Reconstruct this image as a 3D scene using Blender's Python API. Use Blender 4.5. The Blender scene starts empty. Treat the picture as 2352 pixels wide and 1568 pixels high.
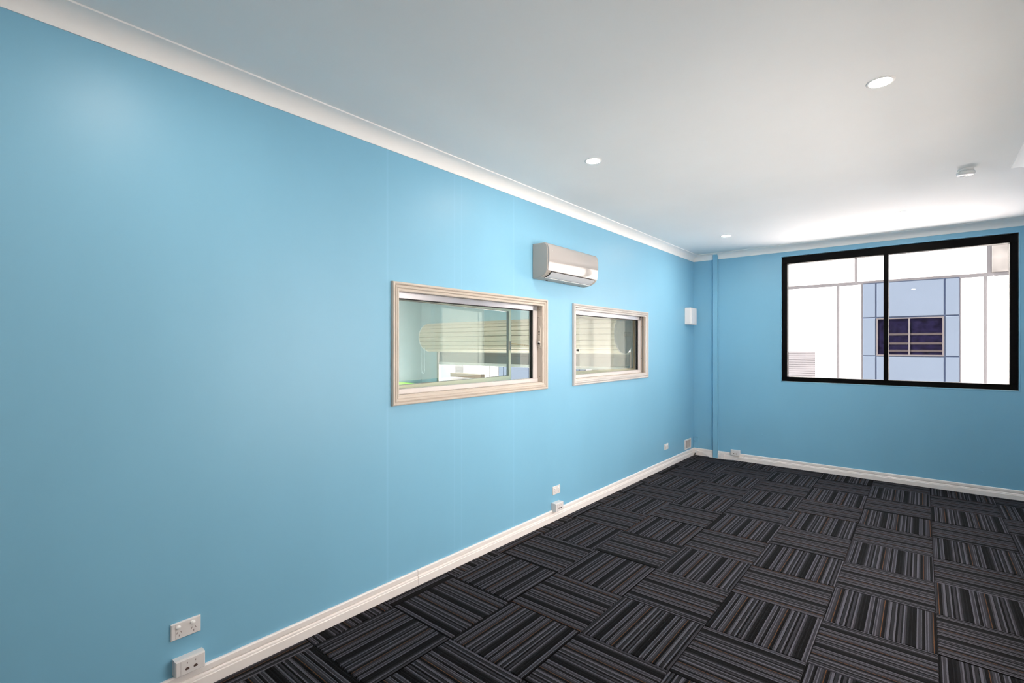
import bpy, math, random
from mathutils import Vector, Matrix

random.seed(7)
S = bpy.context.scene
COL = S.collection

# ------------------------------------------------------------------ camera
# calibrated on the carpet grid (0.5 m tiles): f = 1124.1 px of a 2352 px wide frame
cam_d = bpy.data.cameras.new('camera')
cam_d.sensor_fit = 'HORIZONTAL'
cam_d.sensor_width = 36.0
cam_d.lens = 36.0 * 1124.07 / 2352.0
cam_d.shift_y = 11.3 / 2352.0
cam_d.clip_start = 0.02
cam_d.clip_end = 300
cam = bpy.data.objects.new('camera', cam_d)
COL.objects.link(cam)
cam.location = (2.5472, 0.0, 1.5643)
cam.rotation_euler = (math.radians(90), 0, math.radians(40.004))
S.camera = cam

# ------------------------------------------------------------------ sky and exposure
SKY = 4.2
SUN = 36.0
LAMP = 290.0
world = bpy.data.worlds.new('sky')
S.world = world
world.use_nodes = True
bg = world.node_tree.nodes['Background']
bg.inputs['Color'].default_value = (1.0, 0.935, 0.91, 1)
bg.inputs['Strength'].default_value = SKY
sun_d = bpy.data.lights.new('sun', 'SUN')
sun_d.energy = SUN
sun_d.angle = math.radians(0.6)
sun_d.color = (1.0, 0.92, 0.88)
sun = bpy.data.objects.new('sun', sun_d)
COL.objects.link(sun)
sun.location = (-6, -10, 30)
sun.rotation_euler = Vector((0.45, 0.24, -0.86)).to_track_quat('-Z', 'Y').to_euler()   # high, from behind this building
S.view_settings.view_transform = 'Standard'
S.view_settings.look = 'None'
S.view_settings.gamma = 1.0
S.view_settings.use_curve_mapping = False
S.view_settings.exposure = 0.70
S.cycles.use_denoising = True
S.cycles.use_adaptive_sampling = True
S.cycles.adaptive_threshold = 0.02
S.cycles.max_bounces = 8
S.cycles.diffuse_bounces = 6
S.cycles.transparent_max_bounces = 16
S.cycles.caustics_reflective = False
S.cycles.caustics_refractive = False
S.cycles.sample_clamp_indirect = 6.0

# ------------------------------------------------------------------ dimensions
D = 7.137            # back wall
H = 2.87             # ceiling
RX = 3.13            # right wall
RY = 4.99            # outside corner where the right wall steps away
AX = 4.6             # far side of the recess
Y0 = -1.6            # wall behind the camera
WT = 0.22            # wall thickness
WL = 0.12            # thickness of the partition with the internal windows
TX, TY = 0.107, 0.2974   # carpet grid phase


# ------------------------------------------------------------------ helpers
class MB:
    def __init__(self):
        self.v, self.f, self.sm = [], [], False

    def add(self, verts, faces):
        n = len(self.v)
        self.v += [tuple(p) for p in verts]
        self.f += [tuple(i + n for i in f) for f in faces]
        return self

    def box(self, x0, x1, y0, y1, z0, z1):
        v = [(x, y, z) for z in (z0, z1) for y in (y0, y1) for x in (x0, x1)]
        return self.add(v, [(0, 2, 3, 1), (4, 5, 7, 6), (0, 1, 5, 4), (2, 6, 7, 3), (0, 4, 6, 2), (1, 3, 7, 5)])

    def rbox(self, x0, x1, y0, y1, z0, z1, b, ax='y'):
        """box whose face on the +axis side is chamfered by b"""
        def P(a, c, d):
            return {'y': (a, d, c), 'x': (d, a, c), 'z': (a, c, d)}[ax]
        if ax == 'y':
            a0, a1, c0, c1, d0, d1 = x0, x1, z0, z1, y0, y1
        elif ax == 'x':
            a0, a1, c0, c1, d0, d1 = y0, y1, z0, z1, x0, x1
        else:
            a0, a1, c0, c1, d0, d1 = x0, x1, y0, y1, z0, z1
        r = []
        s = 1 if d1 > d0 else -1
        for dd, i in ((d0, 0), (d1 - s * b, 0), (d1, b)):
            r += [P(a0 + i, c0 + i, dd), P(a1 - i, c0 + i, dd), P(a1 - i, c1 - i, dd), P(a0 + i, c1 - i, dd)]
        f = [(3, 2, 1, 0), (8, 9, 10, 11)]
        for k in (0, 4):
            for j in range(4):
                f.append((k + j, k + (j + 1) % 4, k + 4 + (j + 1) % 4, k + 4 + j))
        return self.add(r, f)

    def prism(self, prof, fn0, fn1, closed=True):
        """profile list swept between two maps"""
        n = len(prof)
        v = [fn0(*p) for p in prof] + [fn1(*p) for p in prof]
        f = [(i, (i + 1) % n, n + (i + 1) % n, n + i) for i in range(n if closed else n - 1)]
        if closed:
            f += [tuple(range(n - 1, -1, -1)), tuple(range(n, 2 * n))]
        return self.add(v, f)

    def lathe(self, prof, n=32, c=(0, 0, 0), axis='z', cap=True):
        v, f = [], []
        for k in range(n):
            a = 2 * math.pi * k / n
            for r, h in prof:
                p = (r * math.cos(a), r * math.sin(a), h)
                if axis == 'y':
                    p = (p[0], p[2], p[1])
                elif axis == 'x':
                    p = (p[2], p[0], p[1])
                v.append((p[0] + c[0], p[1] + c[1], p[2] + c[2]))
        m = len(prof)
        for k in range(n):
            k2 = (k + 1) % n
            for i in range(m - 1):
                f.append((k * m + i, k2 * m + i, k2 * m + i + 1, k * m + i + 1))
        if cap:
            if prof[0][0] > 1e-6:
                f.append(tuple(k * m for k in range(n))[::-1])
            if prof[-1][0] > 1e-6:
                f.append(tuple(k * m + m - 1 for k in range(n)))
        return self.add(v, f)

    def tube(self, pts, r, n=8):
        pts = [Vector(p) for p in pts]
        v, f = [], []
        for i, p in enumerate(pts):
            t = (pts[min(i + 1, len(pts) - 1)] - pts[max(i - 1, 0)]).normalized()
            u = t.cross(Vector((0, 0, 1)))
            if u.length < 0.05:
                u = t.cross(Vector((1, 0, 0)))
            u.normalize()
            w = t.cross(u)
            for k in range(n):
                a = 2 * math.pi * k / n
                v.append(p + r * (u * math.cos(a) + w * math.sin(a)))
        for i in range(len(pts) - 1):
            for k in range(n):
                f.append((i * n + k, i * n + (k + 1) % n, (i + 1) * n + (k + 1) % n, (i + 1) * n + k))
        f += [tuple(range(n))[::-1], tuple((len(pts) - 1) * n + k for k in range(n))]
        return self.add(v, f)

    def build(self, name, mat, parent=None, smooth=False, loc=None, bevel=0, seg=2, angle=35):
        me = bpy.data.meshes.new(name)
        me.from_pydata(self.v, [], self.f)
        import bmesh
        bm = bmesh.new()
        bm.from_mesh(me)
        bmesh.ops.recalc_face_normals(bm, faces=bm.faces)
        bm.to_mesh(me)
        bm.free()
        me.materials.append(mat)
        o = bpy.data.objects.new(name, me)
        COL.objects.link(o)
        if parent:
            o.parent = parent
        if loc:
            o.location = loc
        if smooth:
            me.polygons.foreach_set('use_smooth', [True] * len(me.polygons))
            try:
                me.set_sharp_from_angle(angle=math.radians(angle))
            except Exception:
                pass
        if bevel:
            m = o.modifiers.new('bevel', 'BEVEL')
            m.width = bevel
            m.segments = seg
            m.limit_method = 'ANGLE'
            m.angle_limit = math.radians(40)
        return o


def tag(o, label=None, cat=None, group=None, kind=None):
    if label: o['label'] = label
    if cat: o['category'] = cat
    if group: o['group'] = group
    if kind: o['kind'] = kind
    return o


def empty(name, loc=(0, 0, 0), rz=0):
    o = bpy.data.objects.new(name, None)
    o.empty_display_size = 0.05
    COL.objects.link(o)
    o.location = loc
    o.rotation_euler = (0, 0, rz)
    return o


def struct(o, label=None, cat=None):
    return tag(o, label, cat, kind='structure')


def copy_tree(o, parent=None):
    c = o.copy()
    COL.objects.link(c)
    c.parent = parent
    for ch in o.children:
        copy_tree(ch, c)
    return c


# ------------------------------------------------------------------ materials
def new_mat(name):
    m = bpy.data.materials.new(name)
    m.use_nodes = True
    return m, m.node_tree.nodes, m.node_tree.links, m.node_tree.nodes['Principled BSDF']


def paint(name, col, rough=0.5, spec=0.5, var=0.03, scale=3.0, bump=0.0, bscale=250.0, metal=0.0, coat=0.0):
    m, N, L, p = new_mat(name)
    p.inputs['Roughness'].default_value = rough
    p.inputs['Specular IOR Level'].default_value = spec
    p.inputs['Metallic'].default_value = metal
    p.inputs['Coat Weight'].default_value = coat
    tc = N.new('ShaderNodeTexCoord')
    nz = N.new('ShaderNodeTexNoise')
    nz.inputs['Scale'].default_value = scale
    nz.inputs['Detail'].default_value = 4
    L.new(tc.outputs['Object'], nz.inputs['Vector'])
    r = N.new('ShaderNodeValToRGB')
    r.color_ramp.elements[0].position = 0.3
    r.color_ramp.elements[1].position = 0.7
    r.color_ramp.elements[0].color = tuple(c * (1 - var) for c in col) + (1,)
    r.color_ramp.elements[1].color = tuple(min(1, c * (1 + var)) for c in col) + (1,)
    L.new(nz.outputs['Fac'], r.inputs['Fac'])
    L.new(r.outputs['Color'], p.inputs['Base Color'])
    if bump:
        n2 = N.new('ShaderNodeTexNoise')
        n2.inputs['Scale'].default_value = bscale
        L.new(tc.outputs['Object'], n2.inputs['Vector'])
        b = N.new('ShaderNodeBump')
        b.inputs['Strength'].default_value = bump
        b.inputs['Distance'].default_value = 0.002
        L.new(n2.outputs['Fac'], b.inputs['Height'])
        L.new(b.outputs['Normal'], p.inputs['Normal'])
    return m


def glass_mat(name, tint=(0.97, 1.0, 0.985), ior=1.5):
    m, N, L, p = new_mat(name)
    N.remove(p)
    out = N['Material Output']
    tr = N.new('ShaderNodeBsdfTransparent')
    tr.inputs['Color'].default_value = tint + (1,)
    gl = N.new('ShaderNodeBsdfGlossy')
    gl.inputs['Roughness'].default_value = 0.0
    # Schlick reflectance, the same on both faces of the pane
    lw = N.new('ShaderNodeLayerWeight')
    lw.inputs['Blend'].default_value = 0.5
    pw = N.new('ShaderNodeMath'); pw.operation = 'POWER'; pw.inputs[1].default_value = 5.0
    L.new(lw.outputs['Facing'], pw.inputs[0])
    f0 = ((ior - 1) / (ior + 1)) ** 2
    fr = N.new('ShaderNodeMath'); fr.operation = 'MULTIPLY_ADD'
    fr.inputs[1].default_value = 0.4 * (1 - f0)      # low-reflection coated pane
    fr.inputs[2].default_value = f0
    L.new(pw.outputs[0], fr.inputs[0])
    mx = N.new('ShaderNodeMixShader')
    L.new(fr.outputs[0], mx.inputs['Fac'])
    L.new(tr.outputs[0], mx.inputs[1])
    L.new(gl.outputs[0], mx.inputs[2])
    L.new(mx.outputs[0], out.inputs['Surface'])
    return m


def screen_mat(name, col, cover):
    """insect-screen weave, far finer than a pixel: its threads cover a share of the view"""
    m, N, L, p = new_mat(name)
    p.inputs['Base Color'].default_value = col + (1,)
    p.inputs['Roughness'].default_value = 0.6
    out = N['Material Output']
    tr = N.new('ShaderNodeBsdfTransparent')
    mx = N.new('ShaderNodeMixShader')
    mx.inputs['Fac'].default_value = cover      # share of the view the threads take up
    L.new(tr.outputs[0], mx.inputs[1])
    L.new(p.outputs[0], mx.inputs[2])
    L.new(mx.outputs[0], out.inputs['Surface'])
    return m


def emit_mat(name, col, strength):
    m, N, L, p = new_mat(name)
    p.inputs['Base Color'].default_value = (0.9, 0.9, 0.9, 1)
    p.inputs['Emission Color'].default_value = col + (1,)
    p.inputs['Emission Strength'].default_value = strength
    return m


def wall_blue_mat(name, joints=()):
    """eggshell blue paint with faint roller marks and lighter plaster joints at the given y"""
    col = BLUE
    m, N, L, p = new_mat(name)
    p.inputs['Roughness'].default_value = 0.42
    p.inputs['Specular IOR Level'].default_value = 0.35
    tc = N.new('ShaderNodeTexCoord')
    mp = N.new('ShaderNodeMapping')
    mp.inputs['Scale'].default_value = (1.0, 1.0, 0.35)
    L.new(tc.outputs['Object'], mp.inputs['Vector'])
    nz = N.new('ShaderNodeTexNoise')
    nz.inputs['Scale'].default_value = 1.6
    nz.inputs['Detail'].default_value = 5
    L.new(mp.outputs[0], nz.inputs['Vector'])
    r = N.new('ShaderNodeValToRGB')
    r.color_ramp.elements[0].position = 0.3
    r.color_ramp.elements[1].position = 0.7
    r.color_ramp.elements[0].color = tuple(c * 0.975 for c in col) + (1,)
    r.color_ramp.elements[1].color = tuple(min(1, c * 1.025) for c in col) + (1,)
    L.new(nz.outputs['Fac'], r.inputs['Fac'])
    last = r.outputs['Color']
    if joints:
        sep = N.new('ShaderNodeSeparateXYZ')
        L.new(tc.outputs['Object'], sep.inputs[0])
        acc = None
        for y, w in joints:
            mr = N.new('ShaderNodeMath'); mr.operation = 'SUBTRACT'; mr.inputs[1].default_value = y
            L.new(sep.outputs['Y'], mr.inputs[0])
            ab = N.new('ShaderNodeMath'); ab.operation = 'ABSOLUTE'
            L.new(mr.outputs[0], ab.inputs[0])
            sm = N.new('ShaderNodeMapRange')
            sm.inputs['From Min'].default_value = w
            sm.inputs['From Max'].default_value = 0.0
            sm.inputs['To Min'].default_value = 0.0
            sm.inputs['To Max'].default_value = 1.0
            L.new(ab.outputs[0], sm.inputs['Value'])
            if acc is None:
                acc = sm.outputs[0]
            else:
                a = N.new('ShaderNodeMath'); a.operation = 'MAXIMUM'
                L.new(acc, a.inputs[0]); L.new(sm.outputs[0], a.inputs[1])
                acc = a.outputs[0]
        sc = N.new('ShaderNodeMath'); sc.operation = 'MULTIPLY'; sc.inputs[1].default_value = 0.35
        L.new(acc, sc.inputs[0])
        mix = N.new('ShaderNodeMixRGB')
        mix.inputs[2].default_value = tuple(min(1, c * 1.12 + 0.02) for c in col) + (1,)
        L.new(sc.outputs[0], mix.inputs[0])
        L.new(last, mix.inputs[1])
        last = mix.outputs[0]
    L.new(last, p.inputs['Base Color'])
    n2 = N.new('ShaderNodeTexNoise')
    n2.inputs['Scale'].default_value = 160
    L.new(tc.outputs['Object'], n2.inputs['Vector'])
    b = N.new('ShaderNodeBump')
    b.inputs['Strength'].default_value = 0.05
    b.inputs['Distance'].default_value = 0.002
    L.new(n2.outputs['Fac'], b.inputs['Height'])
    L.new(b.outputs['Normal'], p.inputs['Normal'])
    return m


def carpet_mat(name):
    m, N, L, p = new_mat(name)
    p.inputs['Roughness'].default_value = 0.85
    p.inputs['Specular IOR Level'].default_value = 0.06
    p.inputs['Sheen Weight'].default_value = 0.02
    p.inputs['Sheen Roughness'].default_value = 0.4
    tc = N.new('ShaderNodeTexCoord')
    oi = N.new('ShaderNodeObjectInfo')
    sep = N.new('ShaderNodeSeparateXYZ')
    L.new(tc.outputs['Object'], sep.inputs[0])
    # slight waviness of the yarn rows
    wz = N.new('ShaderNodeTexNoise'); wz.inputs['Scale'].default_value = 55
    L.new(tc.outputs['Object'], wz.inputs['Vector'])
    w1 = N.new('ShaderNodeMath'); w1.operation = 'MULTIPLY_ADD'
    w1.inputs[1].default_value = 0.0022
    L.new(wz.outputs['Fac'], w1.inputs[0]); L.new(sep.outputs['X'], w1.inputs[2])
    ph = N.new('ShaderNodeMath'); ph.operation = 'MULTIPLY_ADD'
    ph.inputs[1].default_value = 0.91
    L.new(oi.outputs['Random'], ph.inputs[0]); L.new(w1.outputs[0], ph.inputs[2])
    dv = N.new('ShaderNodeMath'); dv.operation = 'DIVIDE'; dv.inputs[1].default_value = 0.222
    L.new(ph.outputs[0], dv.inputs[0])
    fr = N.new('ShaderNodeMath'); fr.operation = 'FRACT'
    L.new(dv.outputs[0], fr.inputs[0])
    ramp = N.new('ShaderNodeValToRGB')
    ramp.color_ramp.interpolation = 'CONSTANT'
    K = (0.0022, 0.0020, 0.0024)
    Dk = (0.0085, 0.0081, 0.0095)
    MM = (0.033, 0.0315, 0.038)
    Lt = (0.088, 0.084, 0.101)
    Md = (0.018, 0.0175, 0.0205)
    OR = (0.105, 0.046, 0.020)
    seq = [(Dk, 3), (MM, 2), (Lt, 2), (Dk, 2), (MM, 3), (K, 3), (Lt, 2), (Md, 4), (K, 1), (Lt, 3), (MM, 2), (K, 3),
           (Dk, 1), (OR, 1), (Md, 2), (MM, 3), (Lt, 1), (MM, 2), (Lt, 1), (K, 2), (Dk, 2), (Lt, 1), (MM, 3), (Lt, 2),
           (K, 5), (Dk, 1), (K, 3)]
    tot = float(sum(w for _, w in seq))
    el = ramp.color_ramp.elements
    pos = 0.0
    for i, (c, w) in enumerate(seq):
        e = el[0] if i == 0 else (el[1] if i == 1 else el.new(pos / tot))
        e.position = pos / tot
        e.color = c + (1,)
        pos += w
    L.new(fr.outputs[0], ramp.inputs['Fac'])
    # fibre mottling
    nz = N.new('ShaderNodeTexNoise')
    nz.inputs['Scale'].default_value = 420
    nz.inputs['Detail'].default_value = 3
    L.new(tc.outputs['Object'], nz.inputs['Vector'])
    mr = N.new('ShaderNodeMapRange')
    mr.inputs['From Min'].default_value = 0.3
    mr.inputs['From Max'].default_value = 0.7
    mr.inputs['To Min'].default_value = 0.55
    mr.inputs['To Max'].default_value = 1.45
    L.new(nz.outputs['Fac'], mr.inputs['Value'])
    mu = N.new('ShaderNodeMixRGB'); mu.blend_type = 'MULTIPLY'; mu.inputs[0].default_value = 1
    L.new(ramp.outputs['Color'], mu.inputs[1]); L.new(mr.outputs[0], mu.inputs[2])
    L.new(mu.outputs[0], p.inputs['Base Color'])
    # ribbed pile relief
    rb = N.new('ShaderNodeMath'); rb.operation = 'MULTIPLY'; rb.inputs[1].default_value = 2 * math.pi / 0.0045
    L.new(w1.outputs[0], rb.inputs[0])
    sn = N.new('ShaderNodeMath'); sn.operation = 'SINE'
    L.new(rb.outputs[0], sn.inputs[0])
    ad = N.new('ShaderNodeMath'); ad.operation = 'MULTIPLY_ADD'; ad.inputs[1].default_value = 1.2
    L.new(nz.outputs['Fac'], ad.inputs[0]); L.new(sn.outputs[0], ad.inputs[2])
    b = N.new('ShaderNodeBump')
    b.inputs['Strength'].default_value = 0.5
    b.inputs['Distance'].default_value = 0.002
    L.new(ad.outputs[0], b.inputs['Height'])
    L.new(b.outputs['Normal'], p.inputs['Normal'])
    return m


BLUE = (0.220, 0.486, 0.668)
M = {}
M['blue_left'] = wall_blue_mat('blue_wall_paint_jointed', ((1.832, 0.012), (2.40, 0.008), (2.47, 0.006), (3.057, 0.01)))
M['blue'] = wall_blue_mat('blue_wall_paint')
M['cream_wall'] = paint('cream_wall_paint', (0.89, 0.83, 0.78), 0.5, 0.3, 0.02, 2)
M['ceiling'] = paint('ceiling_white_paint', (0.915, 0.91, 0.905), 0.7, 0.25, 0.015, 1.5)
M['cornice'] = paint('cornice_white_paint', (0.91, 0.905, 0.895), 0.55, 0.3, 0.015, 2)
M['gloss_white'] = paint('warm_white_gloss_paint', (0.58, 0.51, 0.445), 0.3, 0.45, 0.025, 6)
M['moulding_cream'] = paint('cream_moulding_paint', (0.575, 0.51, 0.445), 0.35, 0.4, 0.025, 6)
M['moulding_white'] = paint('white_moulding_paint', (0.565, 0.535, 0.515), 0.35, 0.4, 0.025, 6)
M['skirting'] = paint('skirting_white_paint', (0.90, 0.835, 0.80), 0.35, 0.45, 0.02, 6)
M['plastic'] = paint('white_switch_plastic', (0.78, 0.74, 0.725), 0.35, 0.5, 0.01, 20)
M['plastic_bright'] = paint('bright_switch_plastic', (0.90, 0.89, 0.88), 0.25, 0.5, 0.01, 20)
M['slot'] = paint('socket_slot_dark', (0.10, 0.06, 0.05), 0.6, 0.3)
M['slot_pale'] = paint('socket_slot_grey', (0.34, 0.27, 0.26), 0.6, 0.3)
M['black'] = paint('black_powder_coat', (0.0015, 0.0015, 0.0018), 0.45, 0.08, 0.02, 8)
M['rubber'] = paint('black_rubber_gasket', (0.008, 0.008, 0.008), 0.6, 0.3)
M['alu'] = paint('silver_aluminium', (0.58, 0.57, 0.60), 0.25, 0.5, 0.02, 10, metal=0.7)
M['alu_white'] = paint('white_aluminium', (0.64, 0.60, 0.585), 0.28, 0.5, 0.015, 10)
M['sash'] = paint('cream_sash_paint', (0.62, 0.58, 0.45), 0.4, 0.4, 0.02, 6)
M['glass'] = glass_mat('clear_window_glass', (0.985, 0.995, 0.99), 1.28)
M['glass_green'] = glass_mat('green_tinted_window_glass', (0.955, 0.985, 0.97), 1.28)
M['glass_grey'] = glass_mat('smoky_window_glass', (0.92, 0.925, 0.90), 1.28)
M['mesh'] = screen_mat('insect_screen_weave', (0.62, 0.62, 0.60), 0.22)
M['ac'] = paint('air_conditioner_gloss_plastic', (0.39, 0.367, 0.355), 0.06, 0.5, 0.005, 4, coat=0.3)
M['ac_side'] = paint('air_conditioner_matte_plastic', (0.42, 0.383, 0.347), 0.4, 0.4, 0.01, 4)
M['ac_flap'] = paint('air_conditioner_flap_plastic', (0.62, 0.63, 0.66), 0.3, 0.5, 0.01, 4)
M['dark'] = paint('dark_gap', (0.03, 0.028, 0.028), 0.7, 0.2)
M['speaker'] = paint('speaker_white_plastic', (0.78, 0.76, 0.755), 0.45, 0.4, 0.01, 10)
M['grille'] = paint('speaker_grille_cloth', (0.80, 0.80, 0.82), 0.7, 0.2, 0.02, 300, bump=0.2, bscale=900)
M['lamp'] = emit_mat('led_diffuser_lit', (1.0, 0.87, 0.76), LAMP)
M['ring'] = paint('downlight_ring_white', (0.86, 0.855, 0.85), 0.4, 0.4, 0.01)
M['carpet'] = carpet_mat('striped_carpet_pile')
M['floor_base'] = paint('carpet_backing_charcoal', (0.02, 0.02, 0.023), 0.95, 0.1, 0.2, 60)
M['cable'] = paint('white_cable_sheath', (0.80, 0.78, 0.75), 0.4, 0.4)
M['metal'] = paint('dull_metal', (0.30, 0.28, 0.26), 0.35, 0.5, 0.05, 20, metal=0.9)
M['vent_mesh'] = paint('vent_grey_mesh', (0.52, 0.48, 0.47), 0.6, 0.3, 0.03, 40)
# outside and workshop
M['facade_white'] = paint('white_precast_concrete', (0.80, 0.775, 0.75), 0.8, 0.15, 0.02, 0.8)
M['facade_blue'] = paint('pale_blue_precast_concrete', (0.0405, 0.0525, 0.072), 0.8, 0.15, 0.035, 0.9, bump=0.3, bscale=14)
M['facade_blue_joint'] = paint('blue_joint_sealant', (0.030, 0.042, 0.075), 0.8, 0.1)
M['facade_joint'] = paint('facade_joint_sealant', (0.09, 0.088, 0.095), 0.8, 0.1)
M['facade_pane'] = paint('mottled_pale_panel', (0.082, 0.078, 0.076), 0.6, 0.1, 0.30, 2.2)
M['far_glass'] = paint('dark_blue_reflective_glass', (0.0022, 0.0018, 0.0065), 0.5, 0.004, 0.6, 6)
M['far_frame'] = paint('far_window_frame_silver', (0.033, 0.029, 0.031), 0.5, 0.3)
M['shelf'] = paint('red_brown_shelf_edge', (0.0055, 0.0021, 0.0026), 0.6, 0.3, 0.15, 5)
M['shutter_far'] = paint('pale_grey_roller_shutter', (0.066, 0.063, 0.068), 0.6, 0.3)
M['concrete'] = paint('pale_concrete_yard', (0.40, 0.375, 0.37), 0.9, 0.1, 0.06, 0.6)
M['fill_ground'] = paint('fill_ground_asphalt', (0.13, 0.125, 0.12), 0.9, 0.1, 0.05, 1.0)  # asphalt of the unseen ground added outside the fill light window
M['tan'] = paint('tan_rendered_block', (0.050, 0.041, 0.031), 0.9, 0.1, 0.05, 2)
M['orange'] = paint('pale_orange_sign_paint', (0.115, 0.085, 0.068), 0.6, 0.2)
M['workshop_wall'] = paint('workshop_blue_paint', (0.33, 0.46, 0.49), 0.6, 0.3, 0.03, 2)
M['slat'] = paint('cream_roller_door_slat', (0.47, 0.405, 0.295), 0.45, 0.35, 0.03, 3)
M['curtain'] = paint('grey_roller_door_slat', (0.20, 0.195, 0.185), 0.5, 0.3, 0.03, 3)
M['door_rail'] = paint('pale_door_rail', (0.60, 0.60, 0.56), 0.45, 0.35)
M['green'] = paint('lime_green_handrail_paint', (0.28, 0.62, 0.12), 0.4, 0.4)
M['workshop_floor'] = paint('workshop_concrete_floor', (0.45, 0.44, 0.42), 0.6, 0.3, 0.08, 0.7)
M['rope'] = paint('braided_tan_cord', (0.55, 0.44, 0.28), 0.8, 0.2, 0.3, 200)
M['steel_roof'] = paint('pale_roof_sheet', (0.7, 0.7, 0.7), 0.6, 0.3)

# ------------------------------------------------------------------ room shell
# floor slab under the carpet
f = MB()
f.box(-WT, RX + WT, Y0 - WT, D + 0.26, -0.25, -0.007)
f.box(RX + WT, AX + WT, RY - WT, D + 0.26, -0.25, -0.007)
floor = struct(f.build('floor', M['floor_base']), 'floor covered in dark striped carpet tiles laid in a quarter-turn pattern', 'floor')
c = MB()
c.box(-WT, RX + WT, Y0 - WT, D + 0.26, H, H + 0.2)
c.box(RX + WT, AX + WT, RY - WT, D + 0.26, H, H + 0.2)
struct(c.build('ceiling', M['ceiling']), 'plain white plasterboard ceiling with recessed downlights', 'ceiling')


def wall_panel(mb, fixed, a0, a1, z0, z1, holes, thick, axis):
    """slab with rectangular openings; axis 'x' = plane x in fixed, runs along y"""
    ys = sorted({a0, a1} | {h[0] for h in holes} | {h[1] for h in holes})
    zs = sorted({z0, z1} | {h[2] for h in holes} | {h[3] for h in holes})
    for i in range(len(ys) - 1):
        for j in range(len(zs) - 1):
            cy_, cz = (ys[i] + ys[i + 1]) / 2, (zs[j] + zs[j + 1]) / 2
            if any(h[0] < cy_ < h[1] and h[2] < cz < h[3] for h in holes):
                continue
            if axis == 'x':
                mb.box(fixed, fixed + thick, ys[i], ys[i + 1], zs[j], zs[j + 1])
            else:
                mb.box(ys[i], ys[i + 1], fixed, fixed + thick, zs[j], zs[j + 1])


# opening of the two servery windows, inner edges of their mouldings
W1 = (1.912, 3.450, 1.247, 1.925)
W2 = (3.978, 5.512, 1.247, 1.925)
# dark framed window in the back wall
W3 = (1.140, 3.298, 1.111, 2.726)


def merge_build(mb, name, mat, **k):
    import bmesh
    o = mb.build(name, mat, **k)
    bm = bmesh.new(); bm.from_mesh(o.data)
    bmesh.ops.remove_doubles(bm, verts=bm.verts, dist=1e-5)
    # drop the coincident inner faces between the slabs
    seen = {}
    for fc in bm.faces:
        key = tuple(round(x, 4) for x in fc.calc_center_median())
        seen.setdefault(key, []).append(fc)
    kill = [x for v in seen.values() if len(v) > 1 for x in v]
    bmesh.ops.delete(bm, geom=kill, context='FACES')
    bmesh.ops.recalc_face_normals(bm, faces=bm.faces)
    bm.to_mesh(o.data); bm.free()
    return o


w = MB(); wall_panel(w, 0.0, Y0 - WT, D, -0.2, H + 0.1, [W1, W2], -WL, 'x')
wall_left = struct(merge_build(w, 'wall_left', M['blue_left']), 'long sky blue wall with two small internal windows', 'wall')
w = MB(); wall_panel(w, D, -WT, AX + WT, -0.2, H + 0.1, [W3], 0.26, 'y')
wall_back = struct(merge_build(w, 'wall_back', M['blue']), 'sky blue end wall with the black framed window', 'wall')
W_FILL = (2.1, 4.6, 0.55, 2.40)      # unseen opening added in the side wall for fill light
w = MB(); wall_panel(w, RX, Y0 - WT, RY, -0.2, H + 0.1, [W_FILL], WT, 'x')
struct(merge_build(w, 'wall_right', M['cream_wall']), 'cream side wall ending at an outside corner', 'wall')
w = MB(); w.box(RX + WT, AX, RY - WT, RY, -0.2, H + 0.1)
struct(w.build('wall_return', M['cream_wall']), 'short cream return wall of the recess', 'wall')
w = MB(); w.box(AX, AX + WT, RY - WT, D, -0.2, H + 0.1)
struct(w.build('wall_recess', M['blue']), 'blue wall at the far side of the recess', 'wall')
w = MB(); w.box(-WT, RX, Y0 - WT, Y0, -0.2, H + 0.1)
struct(w.build('wall_rear', M['cream_wall']), 'cream wall opposite the black framed window', 'wall')

# slight dents filled in the plaster of the end wall
for (x, z) in ((0.911, 0.389), (3.021, 0.248)):
    d = MB(); d.lathe([(0.013, 0.0), (0.011, 0.003), (0.006, 0.0045), (0.0, 0.003)], 10, axis='y')
    o = d.build('filled_dent', M['blue'], wall_back, smooth=True)
    o.location = (x, D, z); o.rotation_euler = (0, 0, math.pi); o.scale = (1.0, 1, 0.7)

# cornice and skirting: profiles swept along each wall with mitred ends
POLY = [(0, Y0), (RX, Y0), (RX, RY), (AX, RY), (AX, D), (0, D)]   # counter-clockwise, inside on the left


def mitre(i):
    n = len(POLY)
    p0, p1, p2 = (Vector(POLY[(i + k) % n]) for k in (-1, 0, 1))
    d1, d2 = (p1 - p0).normalized(), (p2 - p1).normalized()
    n1, n2 = Vector((-d1.y, d1.x)), Vector((-d2.y, d2.x))
    return (n1 + n2) / (1 + n1.dot(n2))


def trim_run(mb, i, prof, t0=None, t1=None):
    n = len(POLY)
    a, b = Vector(POLY[i]), Vector(POLY[(i + 1) % n])
    ma, mbv = mitre(i), mitre((i + 1) % n)
    d = (b - a).normalized()
    nrm = Vector((-d.y, d.x))

    def g(base, m):
        return lambda dd, z: (base.x + m.x * dd, base.y + m.y * dd, z)
    f0 = g(a, ma) if t0 is None else g(a + d * t0, nrm)
    f1 = g(b, mbv) if t1 is None else g(a + d * t1, nrm)
    mb.prism(prof, f0, f1)
    return mb


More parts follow.
